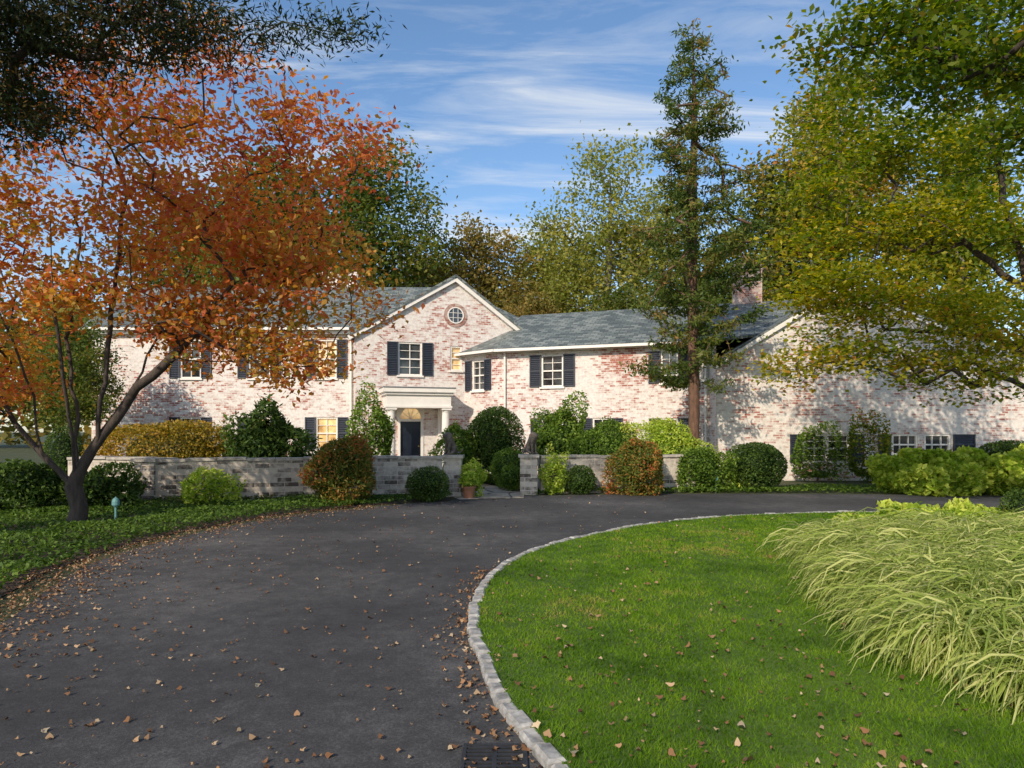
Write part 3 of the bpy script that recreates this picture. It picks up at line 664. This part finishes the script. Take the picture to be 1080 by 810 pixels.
def lion(x,y,z,rot):
    pts=[(0,0,.12),(0,-.03,.2),(0,-.08,.29),(0,-.11,.37),(0,-.13,.43),(0,-.2,.43),(0,-.25,.415)]
    r=[.085,.085,.085,.08,.075,.055,.035]; E=[(i,i+1) for i in range(6)]
    def add(p,rad,frm): pts.append(p);r.append(rad);E.append((frm,len(pts)-1));return len(pts)-1
    for s in (-1,1):
        a=add((s*.055,-.12,.26),.04,2);a=add((s*.055,-.14,.14),.028,a);a=add((s*.055,-.14,.04),.026,a);add((s*.055,-.19,.025),.028,a)
        a=add((s*.08,-.02,.1),.055,0);a=add((s*.09,-.1,.05),.03,a);add((s*.09,-.15,.025),.026,a)
        add((s*.05,-.11,.50),.018,4)
    a=add((0,.1,.05),.025,0);a=add((.03,.17,.06),.018,a);add((.06,.2,.14),.018,a)
    me=bpy.data.meshes.new('lion_statue'); me.from_pydata(pts,E,[]); me.materials.append(M_dark)
    o=obj('lion_statue',me); 
    o.modifiers.new('Skin','SKIN')
    for i,sv in enumerate(me.skin_vertices[0].data): sv.radius=(r[i],r[i]); sv.use_root=(i==0)
    ss=o.modifiers.new('Sub','SUBSURF'); ss.levels=2; ss.render_levels=2
    o.location=(x,y,z); o.rotation_euler=(0,0,rot); o.scale=(1.3,1.3,1.2)
    top(o,'small dark bronze seated lion statue on a stone gate pier','statue',group='lion statues on the gate piers')
lion(-1.55,18.0,1.075,-.9); lion(.45,18.5,1.075,.9)
def lamp(x,y):
    e=empty('path_light',(x,y,0)); top(e,'small verdigris metal path light standing in ground cover','path light',group='garden path lights')
    mb=MB(); mb.lathe((0,0,0),[(.02,0),(.02,.32),(.035,.33),(.035,.40),(.02,.41)],12); s=mb.make('stem',[M_vg]); s.parent=e
    mb=MB(); mb.lathe((0,0,0),[(.06,.35),(.07,.37),(.068,.43),(.045,.48),(.015,.50),(0,.52)],16); mb.lathe((0,0,0),[(.06,.35),(.03,.39)],16); s=mb.make('lamp_shade',[M_vg]); s.parent=e
lamp(X(122,12.4),12.4); lamp(X(754,19),18.9)
e=MB(); gx,gy=-.09,3.48
e.abox(gx-.17,gx-.15,gy-.2,gy+.2,.0,.020); e.abox(gx+.15,gx+.17,gy-.2,gy+.2,.0,.020); e.abox(gx-.15,gx+.15,gy-.2,gy-.18,.0,.019); e.abox(gx-.15,gx+.15,gy+.18,gy+.2,.0,.019)
e.abox(gx-.012,gx+.012,gy-.18,gy+.18,.0,.018)
for i in range(9): 
    yy=gy-.165+i*.041; e.abox(gx-.15,gx-.012,yy-.011,yy+.011,.0,.0175); e.abox(gx+.012,gx+.15,yy-.011,yy+.011,.0,.0175)
e.poly([(gx-.16,gy-.19,.011),(gx+.16,gy-.19,.011),(gx+.16,gy+.19,.011),(gx-.16,gy+.19,.011)],m=1)
o=e.make('drain_grate',[M_iron,simple('drain_dark',(.004,.004,.004),.9)]); top(o,'rectangular cast iron drain grate set in the asphalt','drain')
# ------------------------------------------------------------------ shrubs
def sh(name,label,u,Y,wpx,vtop,mat,seed,ry=None,**k):
    x=X(u,Y); rx=wpx/2*Y/F; h=Z(vtop,Y); return shrub(name,label,x,Y,rx,ry or rx*.9,h,mat,seed=seed,**k)
sh('shrub','rust red and green conical shrub before the low wall',360,15.9,78,457,L_rust,1,L=.10,W=.035,dens_=1100,rough=.2)
sh('boxwood','small round clipped boxwood beside the low wall',451,16.6,47,492,L_box,2,dens_=1500,L=.045,W=.03,rough=.06)
sh('boxwood','tall clipped oval dark green shrub behind the wall',520,22,62,427,L_box,3,dens_=1200,L=.07,W=.04,rough=.09)
sh('shrub','low rounded green shrub beside the path',538,20.2,42,472,L_green,4,dens_=1100,rough=.1)
sh('shrub','small green shrub at the foot of the pier',540,19.4,30,490,L_green,5,dens_=1100,rough=.15)
sh('shrub','rust red and green rounded shrub before the wall',672,18.2,66,462,L_rust,6,L=.10,W=.035,dens_=1000,rough=.2)
sh('boxwood','small round clipped boxwood near the pier',612,18.4,34,491,L_box,7,dens_=1500,L=.05,W=.03,rough=.06)
sh('shrub','tall loose green shrub behind the wall',592,22.5,74,425,L_green,8,dens_=700,rough=.32,L=.1,W=.06)
sh('shrub','mounded green shrub behind the wall',640,21.2,84,443,L_green,9,dens_=900,rough=.25,L=.08,W=.05)
sh('shrub','mounded bright green shrub behind the wall',702,21,76,438,L_lime,10,dens_=700,rough=.28,L=.08,W=.05)
sh('shrub','loose green shrub at the bed edge',742,19.2,58,470,L_green,11,dens_=900,rough=.28,L=.09,W=.05)
sh('boxwood','wide round dark clipped boxwood',798,19.6,66,465,L_box,12,dens_=1200,L=.06,W=.04,rough=.08)
sh('shrub','thin green shrub trained against the house wall',862,22.9,56,452,L_green,13,ry=.35,dens_=420,rough=.2,L=.1,W=.06,shape=4,core=False)
sh('shrub','thin reddish green shrub trained against the house wall',915,22.7,52,442,L_mapleg,14,ry=.35,dens_=420,rough=.25,L=.1,W=.06,shape=4,core=False)
for i,(u,Y,w,vt) in enumerate([(948,18.9,58,477),(985,18.6,66,469),(1024,18.7,62,475),(1062,18.2,68,480),(966,18.2,48,490),(1006,18.1,52,488)]):
    sh('hydrangea','loose lime green hydrangea at the drive edge',u,Y,w,vt,L_lime,130+i,dens_=560,rough=.26,L=.19,W=.14,up=.6,group='hydrangeas at the drive edge')
sh('boxwood','round dark boxwood beside the house',1062,21.8,60,463,L_box,17,dens_=1000,L=.07,W=.04,rough=.08)
sh('boxwood','round dark boxwood in the planting bed',1078,10.2,44,514,L_box,18,dens_=1800,L=.04,W=.025,rough=.06)
sh('hedge','golden orange clipped hedge behind the wall',182,19.5,150,443,L_gold,19,ry=.9,dens_=800,rough=.16,L=.08,W=.05,shape=3,cat='hedge')
sh('rhododendron','dark glossy rhododendron behind the wall',285,19.5,90,424,L_box,20,ry=1,dens_=420,rough=.35,L=.18,W=.06)
sh('shrub','loose green shrub beside the portico',396,24,50,422,L_green,21,dens_=420,rough=.3,L=.12,W=.07,core=False)
sh('shrub','dark green shrub under the dogwood tree',22,14,95,482,L_box,22,dens_=700,rough=.25,L=.1,W=.05)
sh('shrub','dark green shrub under the dogwood tree',108,14.6,80,492,L_box,23,dens_=700,rough=.25,L=.1,W=.05)
sh('shrub','bright yellow green shrub before the wall',218,15.3,70,494,L_lime,24,dens_=420,rough=.3,L=.1,W=.05,core=False)
sh('shrub','dark conical evergreen beyond the wall',68,20,40,447,L_box,25,dens_=900,rough=.1)
sh('shrub','green shrub behind the garden wall near the door',482,21.5,44,446,L_green,26,dens_=800,rough=.25,L=.09,W=.05)
for i,(u,Y,w,vt,m) in enumerate([(915,11.6,60,541,L_lime),(960,11.2,74,531,L_lime),(880,11.8,44,551,L_green),(1040,10.4,84,535,L_lime),(1000,10.8,70,534,L_lime)]):
    sh('shrub','low lime leaved shrub in the planting bed',u,Y,w,vt,m,40+i,dens_=750,rough=.36,L=.11,W=.06,group='low lime shrubs')
for i,(u,Y,w,vt) in enumerate([(585,18.3,30,478),(497,17.9,34,488),(770,19.6,34,488)]):
    sh('shrub','small pale green perennial at the bed edge',u,Y,w,vt,L_lime,60+i,dens_=700,rough=.3,L=.1,W=.04,core=False)
e=empty('potted_plant',(-1.1,17.35,0)); top(e,'terracotta pot with a leafy pale green plant beside the pier','potted plant')
mb=MB(); mb.lathe((0,0,0),[(0,0),(.12,0),(.17,.26),(.19,.26),(.19,.31),(.16,.31),(.15,.27),(0,.27)],18); p=mb.make('pot',[M_terra]); p.parent=e
rng=R(77); C=ellip([(0,0,.48,.26,.26,.22,420)],rng); V,Fq,q=leafquads(C,.14,.05,.2,rng.rand(420),rng); p=obj('foliage',np_mesh('foliage',V,Fq,[L_lime],q)); p.parent=e
# ornamental grass clumps
def clumpmesh(seed,lean):
    rng=R(seed); n=1300; k=6
    a=rng.rand(n)*6.283; L=.40+.5*rng.rand(n); el=np.radians(40+46*rng.rand(n)); b0=rng.randn(n,2)*.16
    w=.0065*(.6+.8*rng.rand(n)); dx=np.cos(a)+lean[0];dy=np.sin(a)+lean[1]; nm=np.hypot(dx,dy)+1e-6; spread=np.clip(nm,.45,1.2); dx/=nm;dy/=nm
    V=np.empty((n,k+1,2,3)); px=b0[:,0].copy();py=b0[:,1].copy();pz=np.zeros(n); ang=el.copy(); side=np.stack([-dy,dx],1); tw=rng.randn(n)*.003; cur=rng.randn(n)*.10
    for i in range(k+1):
        ww=w*(1-(i/k)**2*.92)
        for s,sg in ((0,-1),(1,1)):
            V[:,i,s,0]=px+side[:,0]*ww*sg;V[:,i,s,1]=py+side[:,1]*ww*sg;V[:,i,s,2]=np.maximum(pz+tw*sg,.01)
        st=L/k; px=px+np.cos(ang)*dx*st*spread;py=py+np.cos(ang)*dy*st*spread;pz=pz+np.sin(ang)*st; ang=np.maximum(ang-(.36+.26*rng.rand(n))*(.8+.7*i/k),-1.35)
        dx,dy=dx*np.cos(cur)-dy*np.sin(cur),dx*np.sin(cur)+dy*np.cos(cur)
    V=V.reshape(-1,3); base=(np.arange(n)*(k+1)*2)[:,None]; i=np.arange(k)*2
    Fq=np.stack([base+i,base+i+1,base+i+3,base+i+2],2).reshape(-1,4)
    q=np.repeat(np.clip(rng.rand(n)*.9+.05,0,1),(k+1)*2)
    return np_mesh('foliage',V,Fq,[L_orn],q)
cm=[clumpmesh(100+i,(-.5,-.3)) for i in range(5)]
rng=R(31); cl=[]
for yy in np.arange(3.5,9.8,.42):
    x0=np.interp(yy,[3,4.5,5.4,6.5,8.2,10.4],[3.6,3.45,3.45,3.7,4.25,5.05])
    for j in range(9):
        xx=x0+j*.46+rng.randn()*.08; y2=yy+rng.randn()*.10+.12*j
        if xx/y2>.85 or y2>9.6: continue
        cl.append((xx,y2,j))
for i,(xx,yy,j) in enumerate(cl):
    o=obj('ornamental_grass',cm[i%5]); o.location=(xx,yy,LZ+.01); sc_=.86+.25*rng.rand()+.06*min(j,3); o.scale=(sc_,sc_,sc_*(.95+.25*rng.rand())); o.rotation_euler=(0,0,rng.randn()*.4)
    top(o,'arching clump of pale variegated ornamental grass in the bed','ornamental grass',group='ornamental grass clumps')
# ------------------------------------------------------------------ TREES
rng=R(11); bx,by=-7.75,12.1
paths=[[(bx,by,-.1),(bx+.02,by,.35),(bx,by,.75)],
 [(bx,by,.7),(bx-.7,by-.2,1.6),(bx-1.6,by-.3,3.0),(bx-2.1,by-.6,4.6)],
 [(bx,by,.75),(bx-.15,by+.3,1.9),(bx-.4,by+.4,3.4),(bx-.2,by+.5,5.4)],
 [(bx,by,.75),(bx+.4,by,1.6),(bx+.7,by-.2,2.9),(bx+.9,by-.3,4.4),(bx+1.0,by-.2,5.8)],
 [(bx+.15,by,1.1),(bx+.8,by+.2,2.2),(bx+1.4,by+.3,3.6),(bx+2.2,by+.3,5.2)],
 [(bx+.8,by+.1,2.2),(bx+1.7,by-.1,2.9),(bx+2.6,by-.1,4.0)],
 [(bx-.5,by-.1,1.4),(bx-.5,by-.5,2.6),(bx-.9,by-.9,4.2)],
 [(bx,by,.8),(bx+.2,by-.5,2.2),(bx+.3,by-1.0,3.6),(bx+.5,by-1.4,5.0)]]
att=ellip([(-7.4,12,5.9,3.1,2.4,2.3,135),(-5.0,12.2,5.2,2.3,2.0,1.9,118),(-9.2,11.8,4.2,2.2,2.0,2.0,95),(-3.9,12.4,4.3,1.7,1.3,1.1,54),(-3.5,12.2,6.8,1.4,1.2,.8,36),(-6.3,12,7.7,2.7,1.8,.9,60),(-9.3,11.6,2.7,1.3,1.4,.8,36),(-5.2,12.2,3.5,1.6,1.4,.6,48),(-6.8,11.6,3.9,1.5,1.2,.6,28),(-4.1,12.2,3.0,.8,.8,.45,18)],rng)
att=att[~((np.abs(att[:,0]-bx-.3)<.9)&(att[:,2]<3.1))]
make_tree('dogwood_tree','multi-stemmed dogwood with orange and red autumn leaves by the drive',(bx,by,0),paths,att,rng,L_orange,M_bark,per=48,sig=(.28,.28,.16),L=.125,W=.07,up=.5,rr=.14,rt=.0046,seg=.3,jit=.03,droop=.5,
  gradient=lambda a:np.clip((a[:,2]-3.0)/5,0,1)*.65+.08)
rng=R(12); bx,by=-9.6,8.6
att=ellip([(-5.9,8.8,7.0,1.7,1.5,.55,70),(-7.6,9,6.6,1.3,1.6,1.2,80),(-4.3,9,7.2,1.2,1.0,.35,26),(-7.0,9,8.6,3,1.8,.9,40),(-2.9,9.4,7.25,.9,.4,.12,6),(-6.6,9.0,6.0,.6,.8,.45,16)],rng)
make_tree('evergreen_tree','dark evergreen tree with boughs overhanging the drive',(bx,by,0),[[(bx,by,-.1),(bx+.1,by,3),(bx,by+.1,6),(bx+.2,by,9)]],att,rng,L_pine,M_bark,per=140,sig=(.24,.24,.11),L=.11,W=.026,up=.2,rr=.3,rt=.006,seg=.35,jit=.03,droop=.5)
rng=R(13); bx,by=X(731,21),21.0; hh=14.3
att=[]
z=3.1
while z<hh-.35:
    t=(z-3.1)/(hh-3.1); Rm=(2.15*(1-t)**.55+.15)*(.72+.45*rng.rand()); nb=6 if t<.7 else 5
    if t<.12: Rm*=.75
    a0=rng.rand()*6.283
    for b in range(nb):
        a=a0+b*6.283/nb+rng.randn()*.3; rl=Rm*(.45+.65*rng.rand()); m=max(1,int(rl/.3)); zj=rng.randn()*.08
        for i in range(1,m+1):
            r_=rl*i/m
            if r_<.4 and t<.85 and rng.rand()<.65: continue
            att.append((bx+math.cos(a)*r_,by+math.sin(a)*r_,z+zj+.30*(r_/Rm)**2*Rm-.05*r_+rng.randn()*.03))
    z+=.60*(1-.35*t)
att.append((bx,by,hh-.1)); att=np.array(att)
make_tree('conifer_tree','tall narrow conifer with tufted green foliage in front of the house',(bx,by,0),[[(bx,by,-.1),(bx+.03,by,3),(bx-.04,by,7),(bx+.04,by,11),(bx,by,hh)]],att,rng,L_conif,M_barkr,per=64,sig=(.15,.15,.085),L=.17,W=.055,up=.25,rr=.17,rt=.009,seg=.35,jit=.015,upb=.1,hp=.2,droop=-.4)
rng=R(14); bx,by=13.1,16.2
sp=[]
for (u,v_,Y,wu,n) in [(905,372,15.5,85,26),(990,385,15,80,20),(852,388,15.6,44,14),(1040,400,15.2,40,10),(885,320,16,60,30),(862,292,16,42,18),(920,300,16,60,24),(980,325,15.5,90,32),(1050,350,15,60,24),(860,200,17,42,20),(905,240,16.5,70,32),(980,240,16,90,42),(930,160,16.5,80,36),(1010,160,16,90,42),(1000,70,16,100,46),(930,85,16.5,70,26),(872,130,17,40,14),(1080,250,16,80,42),(1090,100,16,90,42),(1020,0,16,110,44),(1120,320,15.5,80,32),(855,250,16.5,40,12)]:
    sp.append((X(u,Y),Y,Z(v_,Y),wu*Y/F,1.3,.62,n))
att=ellip(sp,rng)
make_tree('maple_tree','spreading maple with layered yellow green autumn foliage at the drive edge',(bx,by,0),[[(bx,by,-.1),(bx-.05,by,1.4),(bx-.1,by,2.6)],[(bx-.1,by,2.5),(bx-.7,by-.2,4),(bx-1.4,by-.2,6.5),(bx-1.8,by,9)],[(bx-.1,by,2.5),(bx+.4,by,5),(bx+.3,by,8.5)],[(bx-.1,by,2.2),(bx-1.6,by-.5,2.9),(bx-3.2,by-.7,3.2)],[(bx-.4,by,3.3),(bx-2.2,by,4.3),(bx-4,by+.2,5.2)],[(bx-.9,by,5),(bx-2.6,by,6.4),(bx-4.4,by+.2,7.4)],[(bx-.4,by,3.6),(bx-2.0,by-.3,3.9),(bx-4.4,by-.2,4.1)]],
  att,rng,L_maple,M_bark,per=58,sig=(.40,.40,.085),L=.13,W=.085,up=1.0,rr=.17,rt=.0055,seg=.35,jit=.04,droop=.3,gradient=lambda a:.85-np.clip((a[:,2]-4)/7,0,1)*.75+.2*np.clip((9.5-a[:,0])/3,-.5,1))
rng=R(15); bx,by=10.2,9.5
att=ellip([(6.6,9.6,6.9,1.6,1.3,.5,40),(5.4,9.6,7.5,1.3,1.2,.4,26),(7.0,9.5,8.0,2,1.5,.8,40),(7.3,9.5,5.9,.9,1,.35,18)],rng)
make_tree('maple_tree','green leaved maple with boughs hanging over the bed',(bx,by,0),[[(bx,by,-.1),(bx,by,3),(bx-.4,by,5.2),(bx-1.2,by,7)]],att,rng,L_mapleg,M_bark,per=60,sig=(.34,.34,.12),L=.115,W=.075,up=.9,rr=.2,rt=.005,seg=.3,jit=.03,droop=.3)
def template(name,label,seed,h,spec,leafm,per,L,loc,sig=(.8,.8,.5),barkm=M_barkg,rr=.38):
    rng=R(seed); att=ellip([(x,y,z*h,a,b,c*h,n) for (x,y,z,a,b,c,n) in spec],rng)+np.array([loc[0],loc[1],0])
    b=(loc[0],loc[1],0)
    return make_tree(name,label,b,[[(b[0],b[1],-.2),(b[0]+.2,b[1],h*.25),(b[0],b[1],h*.5),(b[0]+.2,b[1],h*.8)]],att,rng,leafm,barkm,per=per,sig=sig,L=L,W=L*.62,up=.4,rr=rr,rt=.016,seg=.8,jit=.1,upb=.35)
A1=[(0,0,.55,4.6,4.2,.26,110),(-2,0,.7,3.2,3,.18,50),(2.4,0,.66,3,3,.2,50),(0,0,.86,2.6,2.6,.12,42),(3.2,0,.42,2.4,2.2,.12,25),(-3.6,0,.45,2.4,2,.12,25)]
A2=[(0,0,.5,3.8,3.2,.22,90),(1.8,0,.7,2.8,2.4,.14,46),(-2.0,0,.66,2.8,2.4,.16,46),(.2,0,.86,2.4,1.8,.12,30),(0,0,.3,3.8,2.8,.1,40)]
oak=template('oak_tree','large dark green oak rising behind the house',51,20.5,A1,L_oak,66,.3,(-9.0,43))
air=template('ash_tree','tall airy pale yellow green tree behind the house',52,20.5,A2,L_yel,52,.27,(6.0,43),sig=(.6,.6,.4))
mid=template('maple_tree','broad olive brown tree beyond the roof',53,16.5,A1,L_olive,58,.3,(-2.2,47),sig=(.65,.65,.4))
aut=template('maple_tree','tall golden autumn maple behind the house',54,23.5,A1,L_aut,62,.32,(19.5,41))
G='trees behind the house'
for (src,nm,lb_,x,y,s,r_,lm) in [
 (oak,'oak_tree','dark green oak behind the house chimney',-14.5,41,.93,1.2,None),
 (mid,'maple_tree','yellow green tree beyond the roof',2.6,50,1.0,2.1,L_yel),
 (air,'ash_tree','airy pale yellow green tree beyond the roof',10.2,46,.92,2.5,L_yel),
 (mid,'maple_tree','dense green tree behind the wing roof',11.5,39,.7,.6,L_oak),
 (mid,'maple_tree','dense green tree behind the wing roof',6.3,39,.62,1.9,L_oak),
 (mid,'maple_tree','olive brown tree behind the roof',1.2,41,.62,3.9,L_olive),
 (oak,'oak_tree','green oak beyond the side of the house',16.0,41,.9,2.2,L_oak),
 (aut,'maple_tree','golden green maple beyond the side of the house',25,38,.85,4.2,L_maple),
 (oak,'oak_tree','dark green oak beyond the garden',-21,44,.85,2.9,None),
 (mid,'maple_tree','olive tree beyond the garden wall',-22,34,.55,5.2,L_olive),
 (mid,'maple_tree','small green tree at the end of the house',-15.6,24.3,.36,2.6,L_oak),
 (aut,'maple_tree','golden autumn maple beyond the drive',26,26,.62,1.0,L_aut),
 (mid,'maple_tree','olive brown tree beyond the roof',-6.5,52,.95,5.5,L_olive)]:
    copy_tree(src,nm,lb_,(x,y,0),(s,s,s),r_,lm,G)
for t in (oak,air,mid,aut): t['group']=G
rng=R(71); n=26000; x=-85+170*rng.rand(n); y=66+10*rng.rand(n); hmax=11+3*np.sin(x*.11)+2.2*np.sin(x*.37+1)+1.2*np.sin(x*.9); z=rng.rand(n)**.7*hmax
V,Fq,q=leafquads(np.stack([x,y,z],1),1.0,.7,.4,np.clip(.5+.3*np.sin(x*.2)*np.sin(x*.07+2)+.4*(rng.rand(n)-.5),0,1),rng)
o=obj('woods',np_mesh('woods',V,Fq,[L_olive],q)); top(o,'far mass of green and brown woodland','woods',kind='stuff')
# ------------------------------------------------------------------ light and sky
EL=31; AZ=(-.46,-.89)
w=bpy.data.worlds.new('World'); scene.world=w; w.use_nodes=True; nt=w.node_tree
bg=nt.nodes['Background']; sky=N(nt,'ShaderNodeTexSky',sky_type='NISHITA'); sky.sun_disc=False; sky.sun_elevation=math.radians(EL); sky.sun_rotation=math.atan2(AZ[0],AZ[1])
sky.air_density=1.0; sky.dust_density=.6; sky.ozone_density=2.0
tc=N(nt,'ShaderNodeTexCoord'); sx=N(nt,'ShaderNodeSeparateXYZ'); nt.links.new(tc.outputs['Generated'],sx.inputs[0])
zz=mathn(nt,'ADD',mathn(nt,'MAXIMUM',sx.outputs[2],0.0),.14)
cb=N(nt,'ShaderNodeCombineXYZ'); nt.links.new(mathn(nt,'DIVIDE',sx.outputs[0],zz),cb.inputs[0]); nt.links.new(mathn(nt,'DIVIDE',sx.outputs[1],zz),cb.inputs[1])
mp=N(nt,'ShaderNodeMapping'); mp.inputs['Rotation'].default_value=(0,0,math.radians(28)); mp.inputs['Scale'].default_value=(.6,3.2,1); nt.links.new(cb.outputs[0],mp.inputs[0])
n1=noise(nt,1.3,10,mp.outputs[0],.62,.7); n2=noise(nt,.8,3,cb.outputs[0],.5)
f=mathn(nt,'ADD',mathn(nt,'MULTIPLY',n1.outputs[0],.95),mathn(nt,'MULTIPLY',n2.outputs[0],.22))
f=ramp_out(nt,f,[(.55,(0,0,0)),(.64,(.25,.25,.25)),(.77,(.85,.85,.85))])
hs=N(nt,'ShaderNodeHueSaturation'); hs.inputs['Saturation'].default_value=1.1; hs.inputs['Value'].default_value=1.25; nt.links.new(sky.outputs[0],hs.inputs['Color'])
nt.links.new(mixc(nt,f,hs.outputs[0],(5.8,6.0,6.2)),bg.inputs[0]); bg.inputs[1].default_value=.15
sd=bpy.data.lights.new('sun','SUN'); sd.energy=4.5; sd.angle=math.radians(.6); sd.color=(1,.87,.70)
so=link(bpy.data.objects.new('sun',sd)); c=math.cos(math.radians(EL)); nrm=math.hypot(*AZ)
so.rotation_euler=Vector((-AZ[0]/nrm*c,-AZ[1]/nrm*c,-math.sin(math.radians(EL)))).to_track_quat('-Z','Y').to_euler()
cd=bpy.data.cameras.new('camera'); cam=link(bpy.data.objects.new('camera',cd)); cam.location=(0,0,H); cam.rotation_euler=(math.radians(90),0,0)
cd.lens=24; cd.sensor_width=36; cd.shift_y=50/1080; cd.clip_end=3000; cd.clip_start=.05; scene.camera=cam
scene.view_settings.view_transform='Standard'; scene.view_settings.look='None'; scene.view_settings.exposure=0
